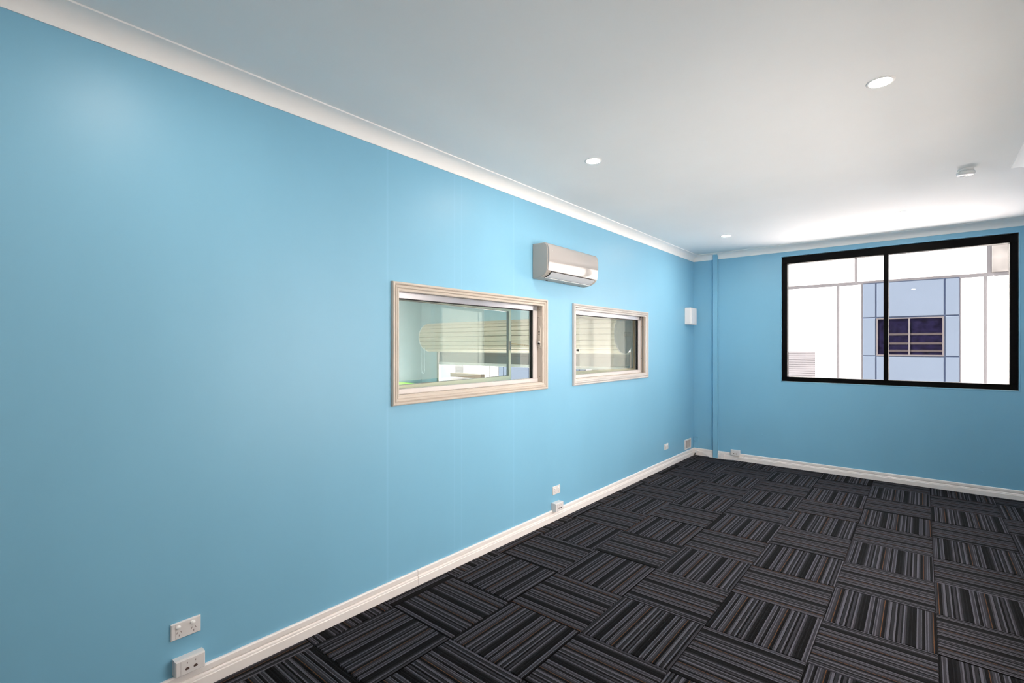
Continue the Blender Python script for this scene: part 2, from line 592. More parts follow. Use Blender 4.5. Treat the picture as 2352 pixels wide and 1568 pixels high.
CB = 2.788
cove = [(0.0, CB), (0.005, CB), (0.0065, CB + 0.007)]
for k in range(1, 10):
    a = math.radians(90 * k / 10.0)
    cove.append((0.0065 + 0.072 * (1 - math.cos(a)) ** 0.92, CB + 0.007 + 0.065 * math.sin(a) ** 1.05))
cove += [(0.080, 2.862), (0.088, 2.8625), (0.088, H), (0.0, H)]
names = ['rear wall', 'cream side wall', 'recess return', 'recess wall', 'window wall', 'long blue wall']
for i in range(6):
    t = trim_run(MB(), i, cove)
    struct(t.build('trim_%d' % (i + 1), M['cornice'], smooth=True, angle=25), 'white coved cornice along the ' + names[i], 'cornice')

skirt = [(0.0, 0.0), (0.021, 0.0), (0.021, 0.046), (0.0165, 0.0490), (0.0180, 0.0515), (0.0165, 0.058), (0.0115, 0.0635), (0.0065, 0.0645),
         (0.0065, 0.067), (0.0140, 0.0695), (0.0140, 0.093), (0.0105, 0.099), (0.0, 0.099)]
bn = ['rear', 'right', 'return', 'recess', 'back', 'left']
for i in range(6):
    e = empty('baseboard_' + bn[i], (POLY[i][0], POLY[i][1], 0))
    e.location = (0, 0, 0)
    struct(e, 'moulded white skirting board along the ' + names[i], 'skirting')
    if bn[i] == 'left':
        cut = D - 2.061
        trim_run(MB(), i, skirt, None, cut - 0.0015).build('skirting_board', M['skirting'], e, bevel=0.0012, seg=1)
        trim_run(MB(), i, skirt, cut + 0.0015, None).build('skirting_board', M['skirting'], e, bevel=0.0012, seg=1)
    else:
        trim_run(MB(), i, skirt).build('skirting_board', M['skirting'], e, bevel=0.0012, seg=1)

# ------------------------------------------------------------------ carpet tiles
tile_mesh = {}


def tile_obj(x0, x1, y0, y1, cx, cy, rot):
    """slab with a soft edge, drawn in the tile's own frame so that the yarn pattern stays whole"""
    g, h = 0.0012, 0.006
    cr = Matrix.Rotation(-rot, 2)
    pts = [cr @ Vector((x - cx, y - cy)) for x, y in ((x0 + g, y0 + g), (x1 - g, y0 + g), (x1 - g, y1 - g), (x0 + g, y1 - g))]
    ax0, ax1 = min(p.x for p in pts), max(p.x for p in pts)
    ay0, ay1 = min(p.y for p in pts), max(p.y for p in pts)
    key = tuple(round(v, 3) for v in (ax0, ax1, ay0, ay1))
    if key not in tile_mesh:
        m = MB(); b = 0.0035
        m.rbox(ax0, ax1, ay0, ay1, -h, 0.0, b, 'z')
        o = m.build('carpet_tile', M['carpet'], floor)
        tile_mesh[key] = o.data
    else:
        o = bpy.data.objects.new('carpet_tile', tile_mesh[key])
        COL.objects.link(o)
        o.parent = floor
    o.location = (cx, cy, 0)
    o.rotation_euler = (0, 0, rot)


for ix in range(-1, 10):
    for iy in range(-1, 14):
        x0, y0 = TX + 0.5 * ix, TY + 0.5 * iy
        x1, y1 = x0 + 0.5, y0 + 0.5
        cx, cy = x0 + 0.25, y0 + 0.25
        # the 'lengthways' cell lies at x 2.107..2.607, y 6.297..6.797
        par = (round((x0 - 2.107) / 0.5) + round((y0 - 6.2974) / 0.5)) % 2
        rot = (0 if par == 0 else math.pi / 2) + math.pi * random.randint(0, 1)
        rects = []
        X0, X1, Yb = 0.0, RX, D
        a0, a1, b0, b1 = max(x0, X0), min(x1, X1), y0, min(y1, Yb)
        if y0 >= RY - 0.001:
            a1 = min(x1, AX)
        if y0 < RY < y1 and x1 > RX:
            if x0 < RX:
                a1 = x1 if False else min(x1, RX)
            else:
                a0, a1, b0 = x0, min(x1, AX), RY
        if x0 >= RX and y1 <= RY:
            continue
        if a1 - a0 < 0.02 or b1 - b0 < 0.02:
            continue
        tile_obj(a0, a1, b0, b1, cx, cy, rot)

# ------------------------------------------------------------------ internal windows on the long wall


def frame4(name, parent, mat, prof, y0, y1, z0, z1, xb, bevel=0.0, cut=None):
    """four mitred lengths around a rectangle in the plane x = const; profile = (inset, out)"""
    made = []
    c = [(y0, z0), (y1, z0), (y1, z1), (y0, z1)]
    inn = [(1, 1), (-1, 1), (-1, -1), (1, -1)]
    for k in range(4):
        a, b, ia, ib = c[k], c[(k + 1) % 4], inn[k], inn[(k + 1) % 4]
        m = MB()
        m.prism(prof, lambda w_, d_, a=a, ia=ia: (xb + d_, a[0] + ia[0] * w_, a[1] + ia[1] * w_),
                lambda w_, d_, b=b, ib=ib: (xb + d_, b[0] + ib[0] * w_, b[1] + ib[1] * w_))
        made.append(m.build(name, mat, parent, bevel=bevel, seg=1))
    return made


def rect_prof(w_, d0, d1):
    return [(0, d0), (0, d1), (w_, d1), (w_, d0)]


ARCH = [(0, 0), (0, 0.017), (0.003, 0.022), (0.009, 0.024), (0.015, 0.022), (0.018, 0.016), (0.0195, 0.012), (0.022, 0.012), (0.0235, 0.016),
        (0.028, 0.019), (0.034, 0.018), (0.038, 0.012), (0.0395, 0.008), (0.042, 0.008), (0.0435, 0.011), (0.054, 0.009), (0.056, 0.007), (0.056, 0.0)]


def servery_window(idx, o, w_, label, right_open):
    e = empty('window_%d' % idx, (0, 0, 0))
    struct(e, label, 'window')
    frame4('moulding', e, M['moulding_cream'] if idx == 1 else M['moulding_white'], ARCH, o[0], o[1], o[2], o[3], 0.0)
    y0, y1, z0, z1 = w_
    # lining of the opening
    lin = 0.006
    for n_, bx in (('lining_board', (-WL, 0, y0, y0 + lin, z0, z1)), ('lining_board', (-WL, 0, y1 - lin, y1, z0, z1)),
                   ('lining_board', (-WL, 0, y0 + lin, y1 - lin, z0, z0 + lin)), ('lining_board', (-WL, 0, y0 + lin, y1 - lin, z1 - lin, z1))):
        MB().box(*bx).build(n_, M['gloss_white'], e)
    yi0, yi1, zi0, zi1 = y0 + lin, y1 - lin, z0 + lin, z1 - lin
    # room-side aluminium frame
    st = 0.034
    MB().rbox(-0.095, -0.05, yi0, yi1, zi1 - 0.042, zi1, 0.002, 'x').build('head_rail', M['alu'], e)
    MB().rbox(-0.095, -0.045, yi0, yi1, zi0, zi0 + 0.033, 0.002, 'x').build('sill_rail', M['alu_white'], e)
    MB().rbox(-0.095, -0.05, yi0, yi0 + st, zi0 + 0.033, zi1 - 0.042, 0.002, 'x').build('stile', M['alu_white'], e)
    MB().rbox(-0.095, -0.05, yi1 - 0.062, yi1, zi0 + 0.033, zi1 - 0.042, 0.002, 'x').build('stile', M['alu_white'], e)
    g0, g1, gz0, gz1 = yi0 + st, yi1 - 0.062, zi0 + 0.033, zi1 - 0.042
    MB().box(-0.082, -0.058, g1 - 0.011, g1, gz0, gz1).build('gasket', M['rubber'], e)
    MB().box(-0.082, -0.060, g0, g1 - 0.011, gz1 - 0.005, gz1).build('gasket', M['rubber'], e)
    MB().box(-0.078, -0.073, g0, g1 - 0.011, gz0, gz1 - 0.005).build('window_pane', M['glass_green'] if idx == 1 else M['glass_grey'], e)
    # casement on the workshop side, standing ajar
    L_ = 1.44
    sz0, sz1 = 1.268, 1.912
    if idx == 1:
        hinge, turn, s0, s1 = (-0.125, 1.93, 0), math.radians(6.4), 0.0, L_
    else:
        hinge, turn, s0, s1 = (-0.125, y1 - 0.01, 0), math.radians(-6.7), -L_, 0.0
    sash = frame4('sash_rail', e, M['sash'], rect_prof(0.034, -0.026, 0.0), s0, s1, sz0, sz1, 0.0)
    sash += frame4('sash_bead', e, M['metal'], rect_prof(0.004, -0.023, -0.003), s0 + 0.034, s1 - 0.034, sz0 + 0.034, sz1 - 0.034, 0.0)
    sash.append(MB().box(-0.015, -0.011, s0 + 0.034, s1 - 0.034, sz0 + 0.034, sz1 - 0.034).build('sash_pane', M['glass'], e))
    fe = s1 if idx == 1 else s0
    sg = 1 if idx == 1 else -1
    sash.append(MB().box(-0.024, -0.002, min(fe, fe + sg * 0.005), max(fe, fe + sg * 0.005), sz0, sz1).build('sash_edge', M['metal'], e))
    # insect screen behind part of the sash
    scr = (0.0, 1.08) if idx == 1 else (-1.02, -0.02)
    sash.append(MB().box(-0.034, -0.032, scr[0], scr[1], sz0 + 0.06, sz1 - 0.03).build('insect_screen', M['mesh'], e))
    if idx == 1:
        sash.append(MB().rbox(0.0, 0.008, s1 - 0.024, s1 - 0.008, 1.53, 1.61, 0.002, 'x').build('sash_handle', M['metal'], e))
    for q in sash:
        q.location = hinge
        q.rotation_euler = (0, 0, turn)
    if idx == 1:
        # twisted stay from the casement to the jamb
        n = 60
        c2 = MB()
        p0, p1 = Vector((-0.276, 3.352, 1.590)), Vector((-0.108, 3.442, 1.566))
        for s in (0, 1, 2):
            pts = []
            for k in range(n + 1):
                t = k / n
                a = 2 * math.pi * (t * 12 + s / 3.0)
                p = p0.lerp(p1, t)
                pts.append((p.x + 0.0028 * math.cos(a), p.y, p.z + 0.0028 * math.sin(a)))
            c2.tube(pts, 0.0036, 5)
        c2.build('window_stay', M['rope'], e, smooth=True)
        # lock plate on the jamb
        yj = yi1
        lp = MB(); lp.rbox(-0.043, -0.008, yj, yj - 0.007, 1.545, 1.828, 0.003, 'y')
        lp = lp.build('lock_plate', M['gloss_white'], e)
        m = MB()
        m.prism([(-0.041, 1.57), (-0.012, 1.57), (-0.012, 1.715), (-0.020, 1.74), (-0.0265, 1.75), (-0.033, 1.74), (-0.041, 1.715)],
                lambda a, b: (a, yj - 0.006, b), lambda a, b: (a, yj - 0.012, b))
        m.build('lock_cover', M['gloss_white'], lp)
        for zc, r in ((1.692, 0.0075), (1.670, 0.0062)):
            MB().lathe([(r, -0.0005), (r, 0.0), (0, 0)], 16, axis='y').build('key_hole', M['rubber'], lp, loc=(-0.023, yj - 0.0122, zc))
        kn = MB().lathe([(0.010, 0), (0.0105, 0.004), (0.009, 0.012), (0.006, 0.014), (0, 0.014)], 20, axis='y').build('turn_knob', M['alu_white'], lp, smooth=True)
        kn.location = (-0.022, yj - 0.012, 1.60); kn.rotation_euler = (0, 0, math.pi)
        kt = MB().lathe([(0.0075, 0), (0.0075, 0.016), (0, 0.016)], 16, axis='y').build('lock_barrel', M['rubber'], lp, smooth=True)
        kt.location = (-0.018, yj - 0.012, 1.588); kt.rotation_euler = (0, 0, math.pi)
        for zc in (1.556, 1.818):
            MB().lathe([(0.004, 0), (0.004, 0.0012), (0, 0.0012)], 10, axis='y').build('screw', M['metal'], lp, loc=(-0.036, yj - 0.0085, zc))
        for zc in (1.30, 1.885):
            MB().lathe([(0.004, -0.001), (0.004, 0.001), (0, 0.001)], 10, axis='y').build('screw', M['metal'], e, loc=(-0.025, yj - 0.001, zc))
    else:
        # small black catch on the left stile
        k = MB(); k.rbox(-0.05, -0.020, yi0 + st - 0.012, yi0 + st + 0.012, 1.515, 1.545, 0.003, 'x')
        k.build('catch_body', M['alu_white'], e)
        k = MB(); k.prism([(0.006, 1.522), (0.058, 1.516), (0.058, 1.538), (0.026, 1.537), (0.006, 1.531)],
                          lambda a, b: (-0.034, yi0 + st + a, b), lambda a, b: (-0.022, yi0 + st + a, b))
        k.build('catch_lever', M['rubber'], e)
        # channel down the right-hand jamb
        MB().box(-0.034, -0.018, yi1 - 0.004, yi1, zi0, zi1).build('jamb_channel', M['metal'], e)
        for zc in (1.42, 1.80):
            MB().lathe([(0.004, -0.001), (0.004, 0.001), (0, 0.001)], 10, axis='y').build('screw', M['metal'], e, loc=(-0.040, yi1 - 0.001, zc))
    return e


servery_window(1, (1.858, 3.506, 1.191, 1.973), W1, 'internal window with cream moulding, lock plate on its jamb and a half open sash', True)
servery_window(2, (3.922, 5.568, 1.191, 1.973), W2, 'internal window with white moulding and a small black catch, beyond the air conditioner', False)

# ------------------------------------------------------------------ black framed window in the end wall
e3 = empty('window_3', (0, 0, 0))
struct(e3, 'large two-pane window in a black frame, on the end wall', 'window')
fy0, fy1 = D + 0.012, D + 0.10
x0, x1, z0, z1 = 1.144, 3.294, 1.115, 2.722
MB().rbox(x0, x1, fy1, fy0, z1 - 0.088, z1, 0.003, 'y').build('frame_head', M['black'], e3)
MB().rbox(x0, x1, fy1, fy0, z0, z0 + 0.057, 0.003, 'y').build('frame_sill', M['black'], e3)
MB().rbox(x0, x0 + 0.058, fy1, fy0, z0 + 0.057, z1 - 0.088, 0.003, 'y').build('frame_stile', M['black'], e3)
MB().rbox(x1 - 0.060, x1, fy1, fy0, z0 + 0.057, z1 - 0.088, 0.003, 'y').build('frame_stile', M['black'], e3)
MB().rbox(2.198, 2.244, fy1, fy0 - 0.004, z0 + 0.057, z1 - 0.088, 0.003, 'y').build('mullion', M['black'], e3)
gz0, gz1 = z0 + 0.057, z1 - 0.088
for a, b in ((x0 + 0.058, 2.201), (2.241, x1 - 0.060)):
    MB().box(a, b, D + 0.060, D + 0.066, gz0, gz1).build('window_pane', M['glass'], e3)
for bx in ((x0 + 0.0655, x0 + 0.0675, gz0, gz1), (x1 - 0.0695, x1 - 0.0675, gz0, gz1), (x0 + 0.058, 2.201, gz1 - 0.0105, gz1 - 0.0085), (2.241, x1 - 0.060, gz1 - 0.0105, gz1 - 0.0085)):
    MB().box(bx[0], bx[1], D + 0.050, D + 0.058, bx[2], bx[3]).build('glazing_bead', M['black'], e3)
# thin painted plaster bead around the opening
for bx in ((1.128, 1.140, 1.099, 2.738), (3.298, 3.310, 1.099, 2.738), (1.140, 3.298, 1.099, 1.111), (1.140, 3.298, 2.726, 2.738)):
    MB().rbox(bx[0], bx[1], D, D - 0.003, bx[2], bx[3], 0.002, 'y').build('plaster_bead', M['blue'], e3)

# unseen window added to the cream side wall to bring in fill light
e4 = empty('window_4', (0, 0, 0))
struct(e4, 'unseen white framed window added on the cream side wall for fill light', 'window')
x0, x1, z0, z1 = W_FILL
for bx in ((x0, x1, z1 - 0.05, z1), (x0, x1, z0, z0 + 0.05), (x0, x0 + 0.05, z0 + 0.05, z1 - 0.05), (x1 - 0.05, x1, z0 + 0.05, z1 - 0.05), (3.225, 3.275, z0 + 0.05, z1 - 0.05)):
    MB().rbox(RX + 0.13, RX + 0.07, bx[0], bx[1], bx[2], bx[3], 0.003, 'x').build('frame_bar', M['gloss_white'], e4)
for a, b in ((x0 + 0.05, 3.225), (3.275, x1 - 0.05)):
    MB().box(RX + 0.095, RX + 0.101, a, b, z0 + 0.05, z1 - 0.05).build('window_pane', M['glass'], e4)
g = MB(); g.box(RX + WT, 40, -30, D + 0.26, -3.1, -2.9)  # unseen ground, added to bounce daylight up through the side opening
struct(g.build('ground_fill', M['fill_ground']), 'unseen dark asphalt ground added below the fill light window', 'ground')
g = MB(); g.box(11.0, 14.0, -16, D + 0.26, -2.9, 4.6); g.box(10.9, 14.1, -16, D + 0.26, 4.6, 4.75)  # unseen block, added to reflect sunlight in through the side opening
struct(g.build('wall_sun_reflector', M['facade_white']), 'unseen white block added to reflect sunlight through the fill light window', 'wall')

# ------------------------------------------------------------------ air conditioner
ac = empty('air_conditioner', (0, 3.306, 2.140))
tag(ac, 'glossy white split air conditioner mounted on the long blue wall above the internal windows', 'air conditioner')
LEN = 0.814
body = [(0.0, 0.0), (0.0, 0.297), (0.10, 0.295), (0.135, 0.289), (0.150, 0.275), (0.158, 0.24), (0.158, 0.075), (0.150, 0.050), (0.125, 0.026), (0.085, 0.009), (0.04, 0.001)]
MB().prism(body, lambda a, b: (a, 0, b), lambda a, b: (a, LEN, b)).build('casing', M['ac_side'], ac, bevel=0.006, seg=3)
outer = [(0.100, 0.2985), (0.128, 0.2955), (0.146, 0.288), (0.158, 0.276), (0.166, 0.258), (0.1705, 0.235), (0.173, 0.205), (0.1735, 0.175), (0.1725, 0.145), (0.170, 0.115), (0.1665, 0.088), (0.162, 0.066), (0.158, 0.054)]
inner = [(a - 0.010, b) for a, b in outer[::-1]]
inner[-1] = (0.100, 0.290)
MB().prism(outer + [(0.148, 0.056), (0.11, 0.10), (0.095, 0.27)], lambda a, b: (a, 0.004, b), lambda a, b: (a, LEN - 0.004, b)).build('front_panel', M['ac'], ac, smooth=True, angle=40, bevel=0.007, seg=3)
# outlet under the front edge
MB().prism([(0.1605, 0.0535), (0.128, 0.0265), (0.086, 0.008), (0.086, 0.011), (0.128, 0.0305), (0.158, 0.0555)],
           lambda a, b: (a + 0.0010, 0.052, b - 0.0010), lambda a, b: (a + 0.0010, LEN - 0.052, b - 0.0010)).build('outlet_slot', M['dark'], ac)
MB().prism([(0.158, 0.0500), (0.130, 0.0258), (0.106, 0.0150), (0.106, 0.0110), (0.131, 0.0215), (0.161, 0.0470)],
           lambda a, b: (a + 0.001, 0.06, b), lambda a, b: (a + 0.001, LEN - 0.06, b)).build('air_flap', M['ac_flap'], ac, smooth=True)
MB().prism([(0.100, 0.0100), (0.092, 0.0075), (0.092, 0.0035), (0.101, 0.0060)],
           lambda a, b: (a + 0.001, 0.05, b), lambda a, b: (a + 0.001, LEN - 0.05, b)).build('outlet_lip', M['plastic_bright'], ac)
for yy, zz in ((0.050, 0.225), (0.775, 0.235)):
    MB().lathe([(0.0035, 0.0), (0.003, 0.0015), (0, 0.002)], 10, axis='x').build('indicator_light', M['plastic_bright'], ac, loc=(0.1705, yy, zz))
for yy in (0.16, 0.43, 0.68):
    MB().box(0.020, 0.032, yy, yy + 0.02, -0.002, 0.002).build('clip_slot', M['dark'], ac)

# ------------------------------------------------------------------ loudspeaker near the corner
sp = empty('wall_speaker', (0.0, 6.90, 1.872))
tag(sp, 'small white wall speaker near the corner by the blue conduit', 'speaker')
prof = [(0.0, -0.108), (0.074, -0.098), (0.082, -0.088), (0.073, 0.150), (0.066, 0.158), (0.0, 0.165)]
MB().prism(prof, lambda a, b: (a, b, 0.0), lambda a, b: (a, b, 0.232)).build('cabinet', M['speaker'], sp, bevel=0.003, seg=2)
MB().prism([(0.0795, -0.080), (0.0850, -0.0795), (0.0765, 0.144), (0.0710, 0.144)], lambda a, b: (a, b, 0.010), lambda a, b: (a, b, 0.220)).build('grille', M['grille'], sp, bevel=0.002, seg=2)
MB().box(0.0835, 0.0858, -0.070, -0.062, 0.045, 0.085).build('badge', M['vent_mesh'], sp)
MB().box(0.0790, 0.0835, -0.085, -0.068, 0.2215, 0.2285).build('release_tab', M['slot_pale'], sp)
MB().prism([(0.030, 0.022), (0.058, 0.030), (0.058, 0.203), (0.030, 0.211)], lambda a, b: (a, -0.1045 + a * 0.12 - 0.0035, b), lambda a, b: (a, -0.1045 + a * 0.12 - 0.0005, b)).build('side_recess', M['speaker'], sp, bevel=0.001, seg=1)

# ------------------------------------------------------------------ boxed conduit on the end wall
cd = empty('conduit_cover', (0.315, D, 0.0))
tag(cd, 'blue painted boxed conduit running from floor to cornice beside the corner', 'conduit')
MB().rbox(-0.030, 0.030, 0.0, -0.046, 0.0, 2.852, 0.002, 'y').build('cover', M['blue'], cd)
MB().box(-0.034, 0.034, -0.012, 0.0, 0.10, 2.788).build('backing', M['blue'], cd)

# ------------------------------------------------------------------ power points and data blocks


def wall_mount(name, wall, along, z):
    """local x runs towards the viewer's left, y comes out of the wall"""
    if wall == 'left':
        return empty(name, (0.0, along, z), -math.pi / 2)
    return empty(name, (along, D, z), math.pi)


def powerpoint(e, w_=0.117, h_=0.073, big=False):
    p = MB(); p.rbox(-w_ / 2, w_ / 2, 0.0, 0.0095, -h_ / 2, h_ / 2, 0.003, 'y')
    pl = p.build('face_plate', M['plastic'], e)
    MB().box(w_ / 2 - 0.0185, w_ / 2 - 0.0175, 0.0093, 0.0099, -h_ / 2 + 0.002, h_ / 2 - 0.002).build('seam', M['slot_pale'], pl)
    for sx in (0.027, -0.030):
        s = MB().lathe([(0.0105, 0.0), (0.010, 0.004), (0.007, 0.0062), (0, 0.0068)], 20, axis='y').build('switch', M['plastic_bright'], e, smooth=True)
        s.location = (sx + 0.004, 0.0095, 0.0175); s.scale = (1, 1, 0.85)
        for (dx, dz, an) in ((0.0075, -0.004, -30), (-0.0075, -0.004, 30), (0.0, -0.0165, 0)):
            k = MB().box(-0.0013, 0.0013, 0.0, 0.0006, -0.0042, 0.0042).build('socket_slot', M['slot_pale'], e)
            k.location = (sx + dx, 0.0095, dz - 0.003)
            k.rotation_euler = (0, math.radians(an), 0)
    return e


def data_block(e, dep, w_=0.117, h_=0.073):
    MB().rbox(-w_ / 2, w_ / 2, 0.0, dep, -h_ / 2, h_ / 2, 0.004, 'y').build('mounting_block', M['plastic'], e)
    pl = MB().rbox(-w_ / 2 + 0.001, w_ / 2 - 0.001, dep, dep + 0.006, -h_ / 2 + 0.001, h_ / 2 - 0.001, 0.003, 'y').build('face_plate', M['plastic'], e)
    MB().box(w_ / 2 - 0.0205, w_ / 2 - 0.0195, dep + 0.0058, dep + 0.0064, -h_ / 2 + 0.004, h_ / 2 - 0.004).build('seam', M['slot_pale'], pl)
    for sx in (0.013, -0.019):
        MB().prism([(-0.0085, -0.002), (-0.006, -0.006), (0.006, -0.006), (0.0085, -0.002), (0.005, 0.005), (-0.005, 0.005)],
                   lambda a, b, sx=sx: (sx + a, dep + 0.0056, -0.009 + b), lambda a, b, sx=sx: (sx + a, dep + 0.0066, -0.009 + b)).build('data_port', M['slot'], e)
        MB().box(sx - 0.0015, sx + 0.0015, dep + 0.0056, dep + 0.0064, 0.012, 0.019).build('label_slot', M['slot_pale'], e)
    return e


GP = 'double power points on the long wall'
e = wall_mount('power_point', 'left', 0.744, 0.297); powerpoint(e)
tag(e, 'double power point directly above the thinner data block and away from the internal windows', 'power point', GP)
e = wall_mount('power_point', 'left', 3.655, 0.266); powerpoint(e)
tag(e, 'double power point above the deep data block below the air conditioner', 'power point', GP)
e = wall_mount('power_point', 'left', 6.137, 0.268); powerpoint(e)
tag(e, 'small double power point on its own beside the vent grille', 'power point', GP)
GB = 'white data outlet blocks on the skirting'
e = wall_mount('data_outlet', 'left', 0.752, 0.143); data_block(e, 0.038, h_=0.070)
tag(e, 'shallow white data outlet block on the skirting, far from the corner', 'data outlet', GB)
e = wall_mount('data_outlet', 'left', 3.640, 0.126); data_block(e, 0.048)
tag(e, 'deep white data outlet block on the skirting below the air conditioner', 'data outlet', GB)
e = wall_mount('data_outlet', 'back', 0.577, 0.106); data_block(e, 0.040, 0.118, 0.076)
tag(e, 'white data outlet block on the end wall skirting next to the conduit', 'data outlet', GB)

# wall vent with two mesh panels
e = wall_mount('wall_vent', 'left', 6.895, 0.187)
tag(e, 'white framed wall vent with two grey mesh panels near the corner', 'vent')
fw, fh = 0.232, 0.140
for bx in ((-fw / 2, fw / 2, fh / 2 - 0.016, fh / 2), (-fw / 2, fw / 2, -fh / 2, -fh / 2 + 0.016), (-fw / 2, -fw / 2 + 0.02, -fh / 2 + 0.016, fh / 2 - 0.016),
           (fw / 2 - 0.02, fw / 2, -fh / 2 + 0.016, fh / 2 - 0.016)):
    MB().rbox(bx[0], bx[1], 0, 0.010, bx[2], bx[3], 0.002, 'y').build('frame_bar', M['plastic'], e)
MB().box(-0.006, 0.006, 0, 0.008, -fh / 2 + 0.016, fh / 2 - 0.016).build('centre_bar', M['plastic'], e)
for s in (-1, 1):
    a, b = sorted((s * 0.006, s * (fw / 2 - 0.02)))
    MB().box(a, b, 0, 0.002, -fh / 2 + 0.016, fh / 2 - 0.016).build('vent_panel', M['vent_mesh'], e)
    for k in range(8):
        xx = a + (k + 0.5) * (b - a) / 8
        MB().box(xx - 0.0022, xx + 0.0022, 0.002, 0.0055, -fh / 2 + 0.016, fh / 2 - 0.016).build('slat', M['vent_mesh'], e)

# painted cover plate with knob in the corner of the end wall
e = wall_mount('cover_plate', 'back', 0.034, 0.175)
tag(e, 'blue painted cover plate with round knob tucked in the corner above the skirting', 'cover plate')
MB().rbox(-0.034, 0.033, 0, 0.007, -0.076, 0.084, 0.003, 'y').build('plate', M['blue'], e)
MB().rbox(-0.034, 0.033, 0, 0.014, 0.077, 0.086, 0.003, 'y').build('top_lip', M['blue'], e)
MB().lathe([(0.016, 0), (0.016, 0.012), (0.013, 0.018), (0.006, 0.021), (0, 0.021)], 20, axis='y').build('knob', M['blue'], e, smooth=True, loc=(0.012, 0.007, 0.028))

# aerial plug and its lead lying along the skirting
pl = empty('aerial_plug', (0.045, D - 0.05, 0.0))
tag(pl, 'white aerial plug with metal connector standing in the corner', 'plug')
q = MB().rbox(-0.013, 0.013, -0.008, 0.008, -0.017, 0.017, 0.003, 'x').build('plug_body', M['plastic_bright'], pl, bevel=0.003)
q.location = (0.004, 0.0, 0.054); q.rotation_euler = (0.0, math.radians(24), math.radians(-20))
q = MB().lathe([(0.009, 0), (0.009, 0.016), (0.006, 0.018), (0.006, 0.026), (0, 0.026)], 14).build('connector', M['metal'], pl, smooth=True)
q.location = (-0.010, -0.002, 0.018); q.rotation_euler = (0, math.radians(28), 0)
q = MB().lathe([(0.0, -0.006), (0.013, -0.006), (0.014, 0.0), (0.013, 0.008), (0, 0.008)], 14).build('connector_nut', M['metal'], pl, smooth=True)
q.location = (-0.018, -0.004, 0.010); q.rotation_euler = (0, math.radians(28), 0)
pts = [(0.058, 0.060), (0.087, 0.055), (0.115, 0.052), (0.155, 0.040), (0.191, 0.022), (0.235, 0.008), (0.28, 0.004), (0.34, 0.0035), (0.42, 0.0035), (0.50, 0.006), (0.56, 0.012), (0.60, 0.024), (0.643, 0.042), (0.68, 0.060), (0.71, 0.074)]
P3 = []
for k, (x, z) in enumerate(pts):
    dd = 0.028 + (0.030 if 0.2 < x < 0.6 else 0.0)
    P3.append((x, D - dd, z))
sm = []
for i in range(len(P3) - 1):
    p0, p1, p2, p3 = (Vector(P3[max(0, min(len(P3) - 1, i + j))]) for j in (-1, 0, 1, 2))
    for k in range(4):
        t = k / 4
        sm.append(0.5 * ((2 * p1) + (-p0 + p2) * t + (2 * p0 - 5 * p1 + 4 * p2 - p3) * t * t + (-p0 + 3 * p1 - 3 * p2 + p3) * t ** 3))
sm.append(Vector(P3[-1]))
cb = MB().tube(sm, 0.0032, 8).build('aerial_cable', M['cable'], smooth=True)
tag(cb, 'thin white cable trailing along the end wall skirting behind the conduit', 'cable')
# short length of trunking on the skirting beside the conduit
ts = MB().rbox(0.388, 0.430, D - 0.020, D - 0.036, 0.002, 0.068, 0.002, 'y').build('cable_trunking', M['skirting'])
tag(ts, 'short stub of white cable trunking on the skirting right beside the conduit', 'trunking')

# ------------------------------------------------------------------ ceiling fittings


def downlight():
    e = empty('downlight', (0, 0, H))
    ring = [(0.046, -0.0015), (0.048, -0.0035), (0.055, -0.0030), (0.059, -0.0010), (0.060, 0.0), (0.046, 0.0)]
    MB().lathe(ring + ring[:1], 48, cap=False).build('trim_ring', M['ring'], e, smooth=True)
    MB().lathe([(0.0, -0.0052), (0.020, -0.0050), (0.034, -0.0042), (0.042, -0.0028), (0.046, -0.0008)], 40, cap=False).build('diffuser', M['lamp'], e, smooth=True)
    return e


spots = [(0.770, 3.007, 'lit recessed downlight above the first internal window'),
         (2.387, 3.022, 'lit recessed downlight near the cream side wall, away from window and smoke detector'),
         (0.766, 6.060, 'lit recessed downlight near the corner with the blue conduit'),
         (2.390, 6.110, 'lit recessed downlight in front of the black framed window'),
         (0.800, 0.600, 'lit recessed downlight above the double power point away from the windows'),
         (2.387, 0.000, 'lit recessed downlight between the cream walls')]
base = downlight()
for i, (x, y, lab) in enumerate(spots):
    o = base if i == 0 else copy_tree(base)
    o.location = (x, y, H)
    tag(o, lab, 'downlight', 'recessed ceiling downlights')

sd = empty('smoke_detector', (2.79, 4.915, H))
tag(sd, 'round white smoke detector on the ceiling', 'smoke detector')
MB().lathe([(0.046, 0.0), (0.046, -0.012), (0.043, -0.014), (0, -0.014)], 40).build('base_plate', M['plastic_bright'], sd, smooth=True)
MB().lathe([(0.0, -0.013), (0.041, -0.013), (0.041, -0.017), (0.050, -0.019), (0.053, -0.024), (0.053, -0.034), (0.049, -0.042), (0.040, -0.0455), (0.0, -0.047)], 40).build('cover', M['plastic_bright'], sd, smooth=True)
MB().box(-0.030, 0.022, -0.002, 0.002, -0.0478, -0.046).build('vent_slot', M['vent_mesh'], sd)
MB().lathe([(0.008, -0.0485), (0.008, -0.046), (0.0, -0.0485)], 16, cap=False).build('test_button', M['plastic'], sd, loc=(-0.01, 0.012, 0))

